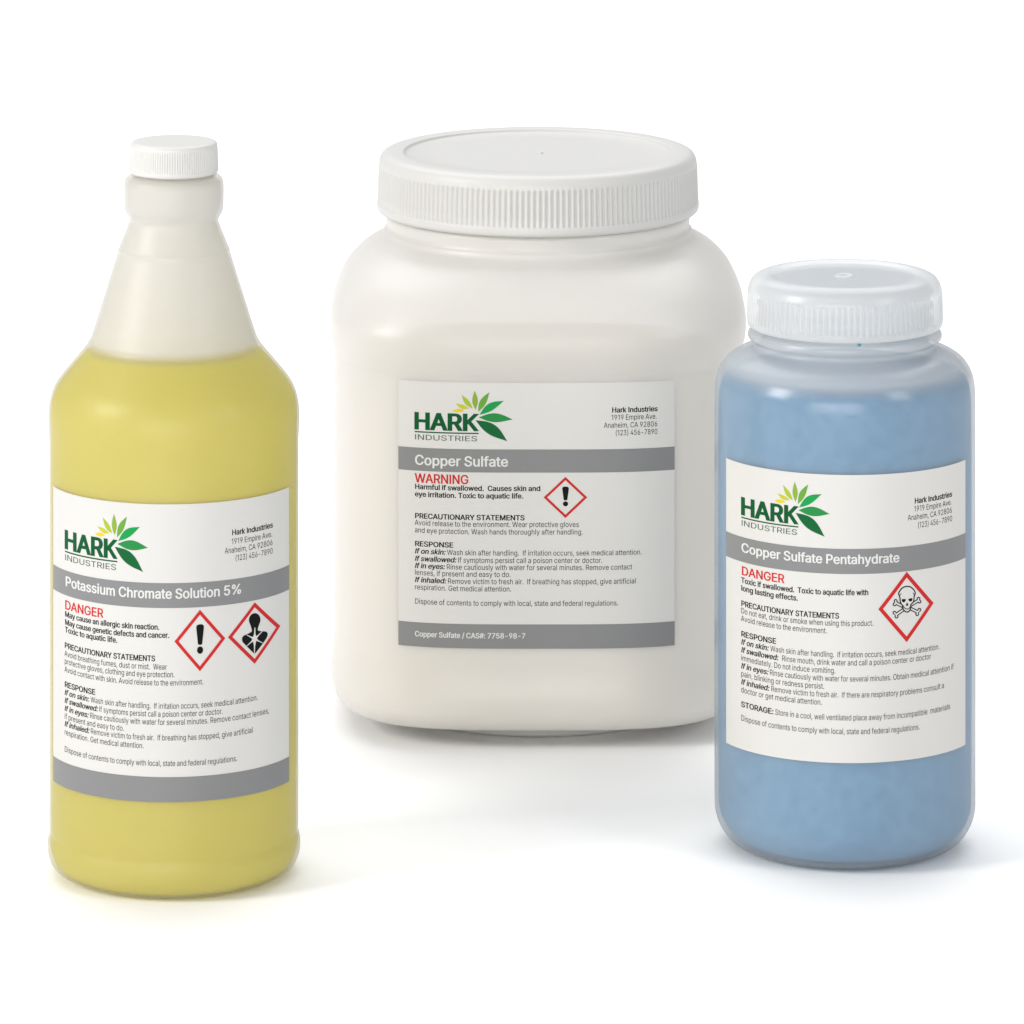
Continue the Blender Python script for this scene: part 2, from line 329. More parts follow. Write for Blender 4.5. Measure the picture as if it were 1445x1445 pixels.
# ------------------------------------------------------------------ flat print -> wrapped print
GLYPHS = json.loads('''{"#":[440,[[[242,0],[326,509],[377,509],[294,0]],[[10,140],[19,192],[400,192],[391,140]],[[64,0],[147,509],[198,509],[115,0]],[[40,316],[49,368],[429,368],[421,316]]]],"%":[676,[[[175,283],[146,286],[121,297],[101,314],[86,335],[78,360],[75,388],[75,412],[78,440],[87,464],[101,486],[121,503],[146,513],[175,517],[206,513],[230,503],[250,486],[264,464],[273,440],[276,412],[276,388],[273,360],[264,335],[250,314],[230,297],[205,286]],[[175,327],[198,332],[212,346],[221,365],[223,388],[223,412],[221,435],[213,454],[198,468],[175,473],[153,468],[138,454],[130,435],[127,412],[127,388],[130,365],[138,346],[153,332]],[[501,-10],[471,-6],[446,5],[426,21],[412,43],[403,68],[400,95],[400,120],[403,147],[412,172],[427,194],[447,210],[471,221],[501,225],[531,221],[556,210],[576,194],[590,172],[598,147],[601,120],[601,95],[598,68],[589,43],[575,21],[555,5],[531,-6]],[[501,35],[523,39],[538,53],[546,73],[549,95],[549,120],[546,142],[538,162],[524,176],[501,180],[479,176],[464,162],[456,142],[453,120],[453,95],[455,73],[464,53],[479,39]],[[132,0],[482,509],[540,509],[191,0]]]],"(":[273,[[[89,207],[92,264],[101,324],[114,384],[132,441],[153,494],[177,539],[236,539],[212,485],[191,428],[174,370],[161,313],[154,258],[151,207],[154,161],[160,115],[172,67],[188,16],[209,-38],[236,-96],[177,-96],[139,-21],[111,55],[95,131]]]],")":[273,[[[37,-96],[64,-37],[86,18],[102,69],[113,116],[120,162],[122,207],[119,258],[112,313],[99,370],[82,428],[62,485],[37,539],[97,539],[121,494],[142,441],[159,384],[173,323],[181,264],[184,207],[178,130],[161,53],[134,-22],[97,-96]]]],",":[188,[[[38,-119],[68,71],[137,71],[84,-119]]]],"-":[453,[[[337,244],[337,188],[114,188],[114,244]]]],".":[188,[[[95,-4],[78,-1],[63,9],[53,24],[50,41],[53,59],[63,73],[78,83],[95,87],[113,83],[128,73],[138,59],[141,41],[138,24],[128,9],[113,-1]]]],"/":[249,[[[235,533],[71,-76],[14,-76],[178,533]]]],"0":[453,[[[227,-7],[174,1],[130,24],[95,62],[69,113],[53,178],[48,254],[53,330],[69,395],[95,447],[130,484],[174,508],[227,516],[279,508],[323,484],[358,447],[384,395],[400,330],[405,254],[400,178],[384,113],[359,62],[323,24],[279,1]],[[227,50],[261,56],[290,74],[313,103],[330,144],[340,194],[344,254],[340,314],[330,365],[313,405],[290,435],[261,453],[227,460],[192,453],[163,435],[140,405],[123,365],[113,314],[109,254],[113,194],[123,144],[140,103],[163,74],[192,56]]]],"1":[340,[[[180,0],[180,448],[177,448],[62,362],[62,428],[170,509],[245,509],[245,0]]]],"2":[453,[[[64,0],[64,47],[234,229],[282,282],[299,305],[311,327],[318,348],[320,371],[317,397],[308,419],[293,436],[273,449],[250,457],[224,460],[196,457],[172,447],[153,433],[139,413],[130,390],[127,362],[66,362],[71,405],[86,442],[111,473],[143,496],[182,511],[225,516],[268,511],[306,497],[337,474],[361,445],[376,411],[381,372],[378,345],[371,318],[357,290],[336,259],[267,180],[153,60],[153,57],[389,57],[389,0]]]],"3":[453,[[[218,-7],[173,-3],[133,10],[98,30],[70,57],[52,91],[44,132],[109,132],[115,107],[126,87],[144,71],[165,59],[191,52],[219,50],[248,53],[275,61],[297,74],[315,93],[325,116],[329,145],[326,172],[316,196],[299,217],[275,234],[242,244],[201,248],[157,248],[157,299],[288,448],[288,452],[70,452],[70,509],[372,509],[372,461],[211,278],[211,289],[264,288],[308,276],[344,253],[371,222],[387,186],[393,145],[387,103],[370,66],[344,36],[309,12],[266,-2]]]],"4":[453,[[[40,105],[40,158],[247,509],[311,509],[109,166],[109,163],[413,163],[413,105]],[[282,0],[282,121],[282,146],[282,318],[343,318],[343,0]]]],"5":[453,[[[221,-7],[178,-2],[140,11],[108,32],[83,60],[66,93],[60,130],[122,130],[127,108],[138,89],[154,73],[173,60],[196,52],[221,50],[250,53],[276,64],[298,82],[314,104],[324,131],[328,162],[324,193],[314,221],[297,244],[275,262],[248,273],[218,277],[192,275],[167,268],[145,258],[128,246],[67,253],[96,509],[366,509],[366,452],[151,452],[134,301],[136,301],[155,315],[178,325],[203,331],[229,334],[263,330],[294,321],[321,306],[345,285],[364,260],[379,231],[388,199],[391,163],[385,117],[369,76],[343,41],[309,15],[268,-1]]]],"6":[453,[[[226,-7],[182,-1],[142,15],[109,40],[84,74],[69,115],[64,162],[68,199],[80,239],[102,285],[137,340],[252,509],[322,509],[151,261],[145,261],[154,275],[165,288],[179,299],[196,307],[214,312],[235,314],[278,309],[316,295],[346,271],[370,240],[384,201],[389,157],[384,112],[368,73],[343,39],[310,14],[271,-2]],[[226,48],[254,52],[279,63],[299,79],[314,101],[324,128],[327,157],[324,187],[314,213],[299,235],[279,251],[254,262],[226,265],[198,262],[174,252],[153,235],[138,214],[128,188],[125,158],[128,128],[138,102],[153,79],[174,63],[198,52]]]],"7":[453,[[[97,0],[323,448],[323,452],[62,452],[62,509],[391,509],[391,449],[165,0]]]],"8":[453,[[[226,-7],[178,-2],[136,11],[101,33],[74,62],[57,96],[52,135],[55,166],[65,195],[81,220],[101,241],[125,256],[153,265],[153,267],[119,282],[93,308],[76,342],[70,380],[75,417],[90,450],[114,477],[146,498],[184,511],[226,516],[269,511],[306,498],[337,477],[361,450],[377,417],[382,380],[376,342],[359,308],[333,282],[300,267],[300,265],[327,256],[351,241],[372,220],[387,195],[397,166],[401,135],[395,96],[378,62],[352,33],[317,11],[275,-2]],[[226,49],[258,52],[285,60],[307,74],[323,91],[333,113],[337,139],[333,165],[322,189],[305,208],[283,223],[256,232],[226,235],[196,232],[169,223],[147,208],[130,189],[119,165],[115,139],[119,113],[129,91],[145,74],[167,60],[195,52]],[[226,290],[252,292],[274,300],[293,313],[307,330],[316,351],[319,376],[316,399],[308,420],[294,437],[275,449],[252,457],[226,460],[200,457],[177,449],[159,437],[145,420],[136,399],[133,376],[136,351],[145,330],[159,313],[178,300],[201,292]]]],"9":[453,[[[226,516],[271,510],[310,494],[343,468],[368,434],[384,393],[389,347],[385,309],[373,270],[350,224],[315,168],[200,0],[130,0],[301,248],[307,248],[299,234],[287,221],[273,210],[257,202],[238,196],[218,195],[175,199],[137,214],[106,237],[83,269],[68,307],[64,352],[69,397],[85,436],[110,469],[143,494],[182,510]],[[226,460],[199,457],[174,446],[154,429],[138,407],[129,381],[125,352],[129,322],[138,295],[154,274],[174,257],[199,247],[226,243],[254,247],[279,257],[299,273],[314,295],[324,321],[327,350],[324,381],[314,407],[299,429],[279,446],[254,457]]]],":":[188,[[[95,-4],[78,-1],[63,9],[53,24],[50,41],[53,59],[63,73],[78,83],[95,87],[113,83],[128,73],[138,59],[141,41],[138,24],[128,9],[113,-1]],[[95,271],[78,274],[63,284],[53,299],[50,316],[53,334],[63,349],[78,359],[95,362],[113,359],[128,349],[138,334],[141,316],[138,299],[128,284],[113,274]]]],"A":[480,[[[16,0],[201,509],[276,509],[463,0],[395,0],[287,302],[264,372],[232,478],[245,478],[213,371],[191,302],[85,0]],[[110,142],[110,199],[370,199],[370,142]]]],"C":[510,[[[267,-7],[205,1],[150,25],[104,63],[70,115],[48,179],[40,254],[48,329],[70,393],[104,445],[150,484],[205,508],[267,516],[305,513],[340,504],[373,490],[402,471],[427,447],[448,418],[463,385],[473,348],[408,348],[401,373],[389,395],[375,413],[357,428],[337,440],[315,449],[292,454],[267,456],[223,450],[184,432],[150,403],[125,364],[109,314],[103,254],[109,194],[125,145],[151,105],[184,76],[223,59],[267,53],[292,55],[315,60],[337,69],[357,81],[375,96],[389,114],[401,136],[408,160],[473,160],[463,124],[448,91],[428,62],[402,38],[373,19],[341,5],[305,-4]]]],"D":[502,[[[219,0],[96,0],[96,57],[215,57],[272,63],[318,81],[354,110],[379,149],[394,198],[399,255],[394,312],[379,361],[354,399],[320,428],[275,446],[221,452],[93,452],[93,509],[225,509],[294,501],[353,478],[399,441],[433,391],[455,329],[462,255],[455,181],[433,119],[398,68],[351,31],[291,8]],[[125,509],[125,0],[60,0],[60,509]]]],"E":[419,[[[60,0],[60,509],[372,509],[372,452],[125,452],[125,286],[355,286],[355,229],[125,229],[125,57],[375,57],[375,0]]]],"G":[520,[[[269,-7],[205,1],[149,25],[104,64],[69,116],[47,179],[40,254],[47,329],[69,393],[103,445],[149,484],[203,508],[265,516],[304,513],[340,504],[374,489],[403,469],[429,445],[449,416],[465,384],[474,349],[408,349],[399,372],[387,393],[373,411],[356,427],[337,439],[315,448],[291,454],[265,456],[222,450],[183,432],[150,404],[125,364],[109,314],[103,254],[109,194],[125,145],[151,105],[184,76],[224,59],[269,53],[309,57],[345,71],[374,93],[396,123],[410,160],[415,202],[434,199],[283,199],[283,256],[478,256],[478,200],[471,141],[451,91],[419,50],[377,19],[326,0]]]],"H":[517,[[[60,0],[60,509],[125,509],[125,289],[392,289],[392,509],[457,509],[457,0],[392,0],[392,232],[125,232],[125,0]]]],"I":[186,[[[60,0],[60,509],[125,509],[125,0]]]],"K":[467,[[[104,145],[104,216],[139,261],[174,303],[212,344],[364,509],[448,509],[231,276],[228,276]],[[60,0],[60,509],[125,509],[125,334],[124,225],[125,193],[125,0]],[[372,0],[188,259],[228,309],[449,0]]]],"M":[628,[[[60,0],[60,509],[152,509],[277,187],[287,159],[299,123],[311,84],[322,49],[307,49],[318,83],[330,121],[342,158],[352,187],[476,509],[568,509],[568,0],[504,0],[504,291],[504,327],[505,369],[506,413],[507,457],[513,457],[498,409],[482,363],[467,322],[456,291],[342,0],[286,0],[170,291],[159,321],[145,361],[129,408],[112,457],[119,457],[120,416],[121,372],[122,328],[122,291],[122,0]]]],"N":[523,[[[60,0],[60,509],[136,509],[343,183],[363,151],[388,107],[414,55],[405,54],[401,108],[399,157],[399,195],[399,509],[463,509],[463,0],[387,0],[202,290],[177,331],[148,381],[108,452],[119,454],[122,384],[124,328],[125,291],[125,0]]]],"O":[533,[[[267,-7],[205,1],[150,25],[105,63],[70,115],[48,179],[40,254],[48,329],[70,393],[105,445],[150,484],[205,508],[267,516],[329,508],[384,484],[429,445],[464,393],[486,329],[493,254],[486,179],[464,115],[429,63],[384,25],[329,1]],[[267,53],[310,59],[349,76],[383,105],[408,144],[425,194],[430,254],[425,314],[408,365],[383,404],[349,433],[310,450],[267,456],[223,450],[184,433],[151,404],[125,364],[109,314],[103,254],[109,194],[125,144],[151,105],[184,76],[223,59]]]],"P":[445,[[[60,0],[60,509],[235,509],[289,503],[332,487],[366,462],[390,430],[404,391],[409,348],[404,304],[390,265],[366,233],[332,207],[289,191],[235,186],[109,186],[109,242],[233,242],[269,246],[297,256],[318,272],[333,294],[342,319],[344,348],[342,376],[333,402],[318,423],[297,439],[268,449],[232,452],[125,452],[125,0]]]],"R":[449,[[[60,0],[60,509],[236,509],[290,504],[333,489],[367,465],[390,433],[405,395],[409,352],[405,309],[390,271],[367,240],[333,217],[289,203],[236,198],[96,198],[96,255],[234,255],[269,258],[298,267],[319,281],[334,300],[342,324],[345,352],[342,380],[334,405],[319,425],[298,440],[269,449],[233,452],[125,452],[125,0]],[[353,0],[230,229],[303,229],[428,0]]]],"S":[447,[[[224,-9],[172,-4],[128,9],[91,31],[64,60],[46,96],[38,137],[104,137],[110,110],[123,88],[142,71],[166,59],[194,52],[224,49],[257,52],[286,60],[311,74],[329,92],[341,114],[346,139],[342,161],[332,179],[316,193],[296,205],[245,222],[184,239],[128,260],[86,289],[60,326],[52,372],[58,413],[75,448],[102,476],[138,498],[180,511],[227,516],[275,511],[316,498],[351,476],[377,449],[394,415],[401,378],[337,378],[326,412],[302,437],[267,453],[225,459],[194,456],[167,448],[145,435],[129,418],[118,398],[115,376],[119,352],[131,334],[148,319],[169,308],[212,293],[264,279],[312,264],[336,252],[359,238],[379,220],[395,198],[405,171],[408,139],[403,99],[386,64],[360,34],[323,11],[278,-4]]]],"T":[449,[[[32,452],[32,509],[417,509],[417,452],[257,452],[257,0],[193,0],[193,452]]]],"U":[517,[[[259,-8],[203,-2],[154,15],[114,43],[85,80],[66,124],[60,173],[60,509],[124,509],[124,178],[128,144],[141,113],[160,87],[187,68],[220,56],[259,52],[298,56],[331,68],[357,87],[377,113],[389,144],[393,178],[393,509],[457,509],[457,173],[451,124],[433,80],[403,43],[363,15],[315,-2]]]],"W":[686,[[[155,0],[16,509],[82,509],[163,196],[175,145],[187,94],[197,40],[189,40],[200,94],[211,145],[224,196],[306,509],[380,509],[462,196],[474,145],[486,94],[497,40],[488,40],[499,94],[510,145],[523,196],[603,509],[670,509],[530,0],[455,0],[368,323],[351,391],[336,475],[350,475],[335,395],[318,323],[230,0]]]],"Y":[472,[[[203,0],[203,208],[16,509],[91,509],[192,344],[222,292],[250,230],[224,230],[251,293],[280,344],[381,509],[455,509],[268,208],[268,0]]]],"a":[389,[[[160,-9],[126,-5],[94,5],[68,22],[48,45],[35,73],[30,108],[34,138],[43,161],[58,179],[78,193],[100,203],[125,211],[178,220],[234,227],[252,230],[265,235],[273,243],[276,255],[276,257],[273,279],[267,297],[256,311],[240,322],[220,329],[196,331],[171,329],[149,322],[132,313],[118,301],[107,288],[100,274],[41,291],[57,322],[79,346],[104,364],[133,375],[163,382],[194,384],[239,379],[263,372],[286,360],[306,343],[322,320],[333,290],[337,251],[337,0],[277,0],[277,52],[272,52],[252,25],[236,12],[215,1],[190,-6]],[[170,45],[202,49],[228,59],[248,74],[263,93],[272,115],[276,138],[276,190],[259,182],[231,176],[200,171],[175,168],[134,159],[117,150],[103,139],[95,124],[92,105],[94,87],[102,72],[114,61],[130,52],[149,47]]]],"b":[424,[[[229,-8],[198,-5],[172,4],[153,17],[138,31],[118,59],[112,59],[112,0],[53,0],[53,509],[114,509],[114,319],[118,319],[137,346],[152,360],[171,373],[197,381],[229,384],[274,378],[313,361],[345,332],[370,293],[385,245],[390,189],[385,133],[370,84],[346,45],[313,16],[274,-2]],[[220,47],[253,51],[279,66],[301,88],[316,117],[325,151],[328,189],[325,227],[316,261],[301,290],[280,311],[253,325],[220,330],[188,325],[161,312],[140,291],[125,263],[116,229],[113,189],[116,150],[125,115],[140,86],[162,65],[188,51]]]],"c":[396,[[[207,-8],[159,-2],[117,16],[82,46],[56,85],[40,133],[34,187],[40,243],[56,291],[82,330],[117,360],[159,378],[207,384],[234,383],[260,377],[284,368],[305,356],[324,341],[340,322],[353,301],[362,277],[303,262],[290,289],[270,311],[242,325],[207,330],[173,325],[145,310],[124,287],[108,258],[99,224],[96,187],[99,151],[108,117],[124,89],[145,66],[173,51],[207,46],[243,52],[271,66],[292,89],[304,117],[363,102],[354,78],[341,56],[325,37],[306,21],[285,9],[261,-1],[235,-6]]]],"d":[424,[[[195,-8],[151,-2],[111,16],[79,45],[55,84],[39,133],[34,189],[39,245],[55,293],[79,332],[112,361],[151,378],[196,384],[228,381],[253,373],[272,360],[287,346],[306,319],[311,319],[311,509],[372,509],[372,0],[313,0],[313,59],[307,59],[287,31],[272,17],[252,4],[227,-5]],[[205,47],[236,51],[263,65],[284,86],[299,115],[309,150],[312,189],[309,229],[300,263],[284,291],[263,312],[237,325],[205,330],[172,325],[145,311],[124,290],[108,261],[99,227],[96,189],[99,151],[109,117],[124,88],[145,66],[172,51]]]],"e":[404,[[[212,-8],[161,-2],[117,16],[82,46],[56,85],[40,132],[34,187],[39,242],[55,290],[81,329],[115,359],[157,378],[205,384],[236,382],[266,374],[294,361],[319,341],[341,315],[357,282],[368,242],[371,194],[371,169],[75,169],[75,221],[338,221],[310,202],[307,237],[298,269],[283,294],[263,314],[237,326],[205,330],[173,326],[146,313],[125,294],[109,270],[99,241],[96,211],[96,178],[100,139],[110,106],[128,80],[151,61],[179,50],[212,46],[234,48],[254,53],[271,61],[285,73],[297,88],[306,105],[365,91],[353,63],[335,39],[311,19],[283,4],[249,-5]]]],"f":[254,[[[228,379],[228,327],[6,327],[6,379]],[[81,0],[81,432],[84,461],[96,486],[113,505],[135,519],[161,527],[187,530],[222,527],[243,521],[227,468],[215,472],[195,474],[171,470],[154,460],[145,443],[142,419],[142,0]]]],"g":[425,[[[207,-151],[168,-148],[134,-140],[105,-127],[82,-110],[64,-91],[51,-69],[101,-41],[122,-66],[136,-78],[154,-88],[178,-95],[207,-97],[249,-92],[282,-75],[304,-47],[311,-6],[311,68],[306,68],[287,41],[272,28],[252,16],[227,8],[195,5],[152,10],[113,27],[80,53],[55,90],[39,136],[34,191],[39,246],[55,293],[80,332],[112,361],[152,378],[196,384],[228,382],[253,373],[273,360],[288,346],[308,319],[313,319],[313,379],[372,379],[372,-9],[367,-54],[350,-90],[324,-117],[291,-136],[251,-147]],[[205,59],[237,63],[264,75],[285,95],[300,121],[309,154],[312,193],[309,231],[300,264],[285,291],[264,312],[237,325],[205,330],[172,325],[145,312],[124,290],[109,262],[99,229],[96,193],[99,155],[109,123],[124,96],[145,76],[172,63]]]],"h":[410,[[[114,227],[114,0],[53,0],[53,509],[114,509],[114,287],[102,287],[124,332],[152,362],[187,379],[227,384],[264,380],[295,369],[321,349],[341,321],[353,285],[357,240],[357,0],[296,0],[296,235],[290,275],[273,304],[246,323],[210,329],[184,326],[161,317],[141,303],[126,283],[117,257]]]],"i":[167,[[[53,0],[53,379],[114,379],[114,0]],[[84,443],[67,446],[54,455],[44,468],[41,483],[44,499],[54,512],[67,521],[84,524],[100,521],[114,512],[123,499],[126,483],[123,468],[114,455],[100,446]]]],"k":[381,[[[110,137],[110,212],[121,212],[284,379],[360,379],[184,199],[177,199]],[[53,0],[53,509],[114,509],[114,0]],[[294,0],[148,186],[191,229],[372,0]]]],"l":[176,[[[57,0],[57,520],[119,520],[119,0]]]],"m":[610,[[[53,0],[53,379],[112,379],[112,295],[108,295],[118,323],[132,346],[151,363],[172,376],[195,384],[219,386],[257,380],[287,361],[309,331],[321,295],[312,295],[322,321],[337,343],[357,361],[381,375],[407,383],[437,386],[468,383],[497,372],[522,354],[541,328],[553,296],[557,255],[557,0],[496,0],[496,254],[490,289],[473,313],[447,326],[419,330],[395,328],[374,320],[358,307],[345,290],[338,270],[335,247],[335,0],[274,0],[274,260],[269,288],[253,311],[229,326],[199,330],[178,328],[158,320],[140,307],[126,289],[117,266],[114,238],[114,0]]]],"n":[410,[[[114,227],[114,0],[53,0],[53,379],[112,379],[112,287],[102,287],[124,332],[152,362],[187,379],[227,384],[264,380],[295,369],[321,349],[341,321],[353,285],[357,240],[357,0],[296,0],[296,235],[290,275],[273,304],[246,323],[210,329],[184,326],[161,317],[141,303],[126,283],[117,257]]]],"o":[415,[[[207,-8],[159,-2],[117,16],[82,46],[56,85],[40,133],[34,187],[40,243],[56,291],[82,330],[117,360],[159,378],[207,384],[256,378],[299,360],[333,330],[359,291],[376,243],[381,187],[376,133],[359,85],[333,46],[299,16],[256,-2]],[[207,46],[242,51],[270,66],[292,89],[307,117],[316,151],[319,187],[316,224],[307,258],[292,287],[270,310],[242,325],[207,330],[173,325],[145,310],[124,287],[108,258],[99,224],[96,187],[99,151],[108,117],[124,89],[145,66],[173,51]]]],"p":[424,[[[53,-143],[53,379],[112,379],[112,319],[118,319],[137,346],[152,360],[171,373],[197,381],[229,384],[274,378],[313,361],[345,332],[370,293],[385,245],[390,189],[385,133],[370,84],[346,45],[313,16],[274,-2],[229,-8],[198,-5],[173,4],[153,17],[138,31],[118,59],[114,59],[114,-143]],[[220,47],[253,51],[279,66],[301,88],[316,117],[325,151],[328,189],[325,227],[316,261],[301,290],[280,311],[253,325],[220,330],[188,325],[161,312],[140,291],[125,263],[116,229],[113,189],[116,150],[125,115],[140,86],[162,65],[188,51]]]],"q":[424,[[[372,-143],[311,-143],[311,59],[306,59],[287,31],[272,17],[252,4],[227,-5],[195,-8],[151,-2],[111,16],[79,45],[55,84],[39,133],[34,189],[39,245],[55,293],[79,332],[112,361],[151,378],[196,384],[228,381],[253,373],[272,360],[287,346],[307,319],[313,319],[313,379],[372,379]],[[205,47],[236,51],[263,65],[284,86],[299,115],[309,150],[312,189],[309,229],[300,263],[284,291],[263,312],[237,325],[205,330],[172,325],[145,311],[124,290],[108,261],[99,227],[96,189],[99,151],[109,117],[124,88],[145,66],[172,51]]]],"r":[259,[[[53,0],[53,379],[112,379],[112,321],[115,321],[130,347],[152,367],[181,380],[213,385],[229,384],[243,384],[243,322],[230,324],[207,326],[182,323],[159,315],[140,301],[126,284],[117,262],[114,237],[114,0]]]],"s":[365,[[[182,-8],[145,-5],[112,3],[84,18],[62,38],[45,63],[36,94],[94,107],[105,79],[124,60],[150,49],[181,45],[217,50],[244,62],[262,81],[268,103],[265,121],[254,136],[237,147],[212,155],[149,170],[104,186],[72,208],[53,237],[47,274],[51,305],[65,332],[87,354],[115,370],[149,381],[187,384],[223,381],[254,372],[279,358],[299,339],[314,316],[324,290],[268,277],[258,298],[243,316],[219,328],[187,333],[156,329],[131,317],[114,299],[109,277],[112,258],[124,243],[144,232],[172,223],[229,209],[275,194],[306,171],[325,142],[331,107],[326,75],[312,47],[290,24],[260,6],[223,-5]]]],"t":[227,[[[204,379],[204,327],[6,327],[6,379]],[[65,471],[126,471],[126,98],[128,76],[136,61],[150,53],[170,50],[185,51],[202,54],[213,2],[192,-3],[168,-4],[125,2],[92,21],[72,52],[65,93]]]],"u":[410,[[[182,-5],[146,-1],[115,11],[89,31],[69,59],[57,95],[53,139],[53,379],[114,379],[114,144],[119,105],[137,75],[164,56],[200,50],[226,53],[249,62],[268,77],[283,97],[293,122],[296,153],[296,379],[357,379],[357,0],[298,0],[298,92],[307,92],[286,47],[257,17],[222,0]]]],"v":[389,[[[163,0],[17,379],[84,379],[165,155],[187,87],[206,21],[184,21],[203,87],[224,155],[305,379],[371,379],[226,0]]]],"w":[567,[[[138,0],[23,379],[87,379],[133,214],[154,137],[175,41],[165,41],[186,135],[206,214],[252,379],[316,379],[362,214],[382,136],[402,41],[391,41],[413,135],[434,214],[480,379],[545,379],[429,0],[368,0],[319,172],[305,225],[291,280],[277,338],[291,338],[277,280],[263,225],[248,172],[199,0]]]],"x":[379,[[[21,0],[171,218],[171,171],[29,379],[100,379],[147,306],[179,253],[207,206],[175,206],[202,253],[233,306],[282,379],[352,379],[209,169],[209,214],[358,0],[287,0],[231,85],[200,136],[173,182],[205,182],[178,136],[148,85],[91,0]]]],"y":[389,[[[47,-139],[61,-86],[71,-87],[88,-90],[104,-89],[118,-84],[130,-74],[141,-58],[151,-36],[163,-1],[17,379],[84,379],[165,155],[187,87],[206,21],[184,21],[202,87],[224,155],[305,379],[371,379],[204,-58],[191,-85],[177,-107],[159,-124],[139,-136],[117,-143],[91,-145],[65,-143]]]]}''')


def winding(pt, contours):
    w = 0
    x, y = pt
    for c in contours:
        n = len(c)
        for i in range(n):
            x1, y1 = c[i]
            x2, y2 = c[(i + 1) % n]
            if y1 <= y < y2 or y2 <= y < y1:
                t = (y - y1) / (y2 - y1)
                if x1 + t * (x2 - x1) > x:
                    w += 1 if y2 > y1 else -1
    return w


def fill(contours):
    """Triangles of the nonzero-winding region of closed contours."""
    vs, es = [], []
    for c in contours:
        b = len(vs)
        vs += [Vector(p) for p in c]
        es += [(b + i, b + (i + 1) % len(c)) for i in range(len(c))]
    v, e, f, *_ = delaunay_2d_cdt(vs, es, [], 0, 1e-5)
    out = []
    for t in f:
        p = [v[i] for i in t]
        cx = sum(q.x for q in p) / len(p)
        cy = sum(q.y for q in p) / len(p)
        if winding((cx, cy), contours) != 0:
            out.append(t)
    return [(q.x, q.y) for q in v], out


def embolden(c, d):
    n = len(c)
    pts = [c[i] for i in range(n) if math.dist(c[i], c[i - 1]) > 1e-6]
    n = len(pts)
    out = []
    for i in range(n):
        a, b, e = pts[i - 1], pts[i], pts[(i + 1) % n]
        d1 = Vector((b[0] - a[0], b[1] - a[1])).normalized()
        d2 = Vector((e[0] - b[0], e[1] - b[1])).normalized()
        n1, n2 = Vector((d1.y, -d1.x)), Vector((d2.y, -d2.x))
        m = n1 + n2
        if m.length < .2:
            m = n1.copy()
        m.normalize()
        k = min(1.6, 1 / max(.4, m.dot(n1)))
        out.append((b[0] + m.x * d * k, b[1] + m.y * d * k * .5))
    return out


def area2(c):
    return sum(c[i - 1][0] * c[i][1] - c[i][0] * c[i - 1][1] for i in range(len(c)))


GC = {}


def glyph(ch, d):
    """Triangulated glyph in 1/1000 units, thickened by d."""
    if (ch, d) in GC:
        return GC[(ch, d)]
    adv, cons = GLYPHS[ch]
    # the largest contour is an outer one: its turn tells which side is ink
    big = max(cons, key=lambda c: abs(area2(c)))
    sgn = 1 if area2(big) > 0 else -1
    cs = [embolden(c, d * sgn) for c in cons]
    GC[(ch, d)] = (adv, *fill(cs))
    return GC[(ch, d)]


class Flat:
    """Collects flat shapes in label millimetres (u, v)."""
    def __init__(self):
        self.bm = bmesh.new()

    def add(self, verts, tris, mi=0, z=0.0):
        vv = [self.bm.verts.new((x, y, z)) for x, y in verts]
        for t in tris:
            try:
                f = self.bm.faces.new([vv[i] for i in t])
                f.material_index = mi
            except ValueError:
                pass
        for q in vv:
            if not q.link_faces:
                self.bm.verts.remove(q)

    def shape(self, contours, mi=0, z=0.0):
        v, f = fill(contours)
        self.add(v, f, mi, z)

    def text(self, s, u0, u1, v, cap, weight, slant=0.0, mi=0, z=0.0):
        k = cap / (509.0 + 2 * max(0, weight) * .5)
        v += k * max(0, weight) * .5
        pen, items = 0.0, []
        for ch in s:
            if ch == ' ':
                pen += 175
                continue
            adv, vs, fs = glyph(ch, weight)
            items.append((pen, vs, fs))
            pen += adv
        last = s.rstrip()[-1]
        nat = pen - 75
        # fit to the measured length: part tracking, part width
        want = (u1 - u0) / k
        ngap = max(1, len(s) - 1)
        first_l = 50
        wid = want / nat
        sx = wid if len(s) > 1 else wid
        tr = (want - nat * sx) / ngap
        gi = [i for i, ch in enumerate(s) if ch != ' ']
        for (p, vs, fs), i in zip(items, gi):
            ox = (p - first_l + 14) * sx + tr * i
            self.add([(u0 + k * (ox + x * sx + y * slant), v + k * y) for x, y in vs], fs, mi, z)

    def wrap(self, name, surf, base, mats, parent, step=1.0):
        bm = self.bm
        us = [q.co.x for q in bm.verts]
        a = math.floor(min(us) / step) * step + step * .5
        while a < max(us):
            bmesh.ops.bisect_plane(bm, geom=bm.verts[:] + bm.edges[:] + bm.faces[:], dist=1e-6, plane_co=(a, 0, 0), plane_no=(1, 0, 0))
            a += step
        nrm = {}
        for q in bm.verts:
            p, nn = surf(q.co.x)
            h = base + q.co.z
            q.co = Vector(((p[0] + nn[0] * h) * .001, (p[1] + nn[1] * h) * .001, q.co.y * .001))
        for f in bm.faces:
            f.normal_update()
            c = f.calc_center_median()
            if f.normal.x * c.x + f.normal.y * c.y < 0:
                f.normal_flip()
        for e in bm.edges:
            if e.is_boundary:
                e.smooth = False
        return link(name, bm, mats, parent)


def stroke(path, w, closed=False):
    """Closed contours (all one turn) covering a round-jointed line."""
    out = []
    n = len(path)
    h = w / 2
    for i in range(n if closed else n - 1):
        a, b = path[i], path[(i + 1) % n]
        L = math.dist(a, b)
        if L < 1e-6:
            continue
        nx, ny = -(b[1] - a[1]) / L * h, (b[0] - a[0]) / L * h
        out.append([(a[0] - nx, a[1] - ny), (b[0] - nx, b[1] - ny), (b[0] + nx, b[1] + ny), (a[0] + nx, a[1] + ny)])
    for p in path:
        out.append(disc(p, h, h, 10))
    return out


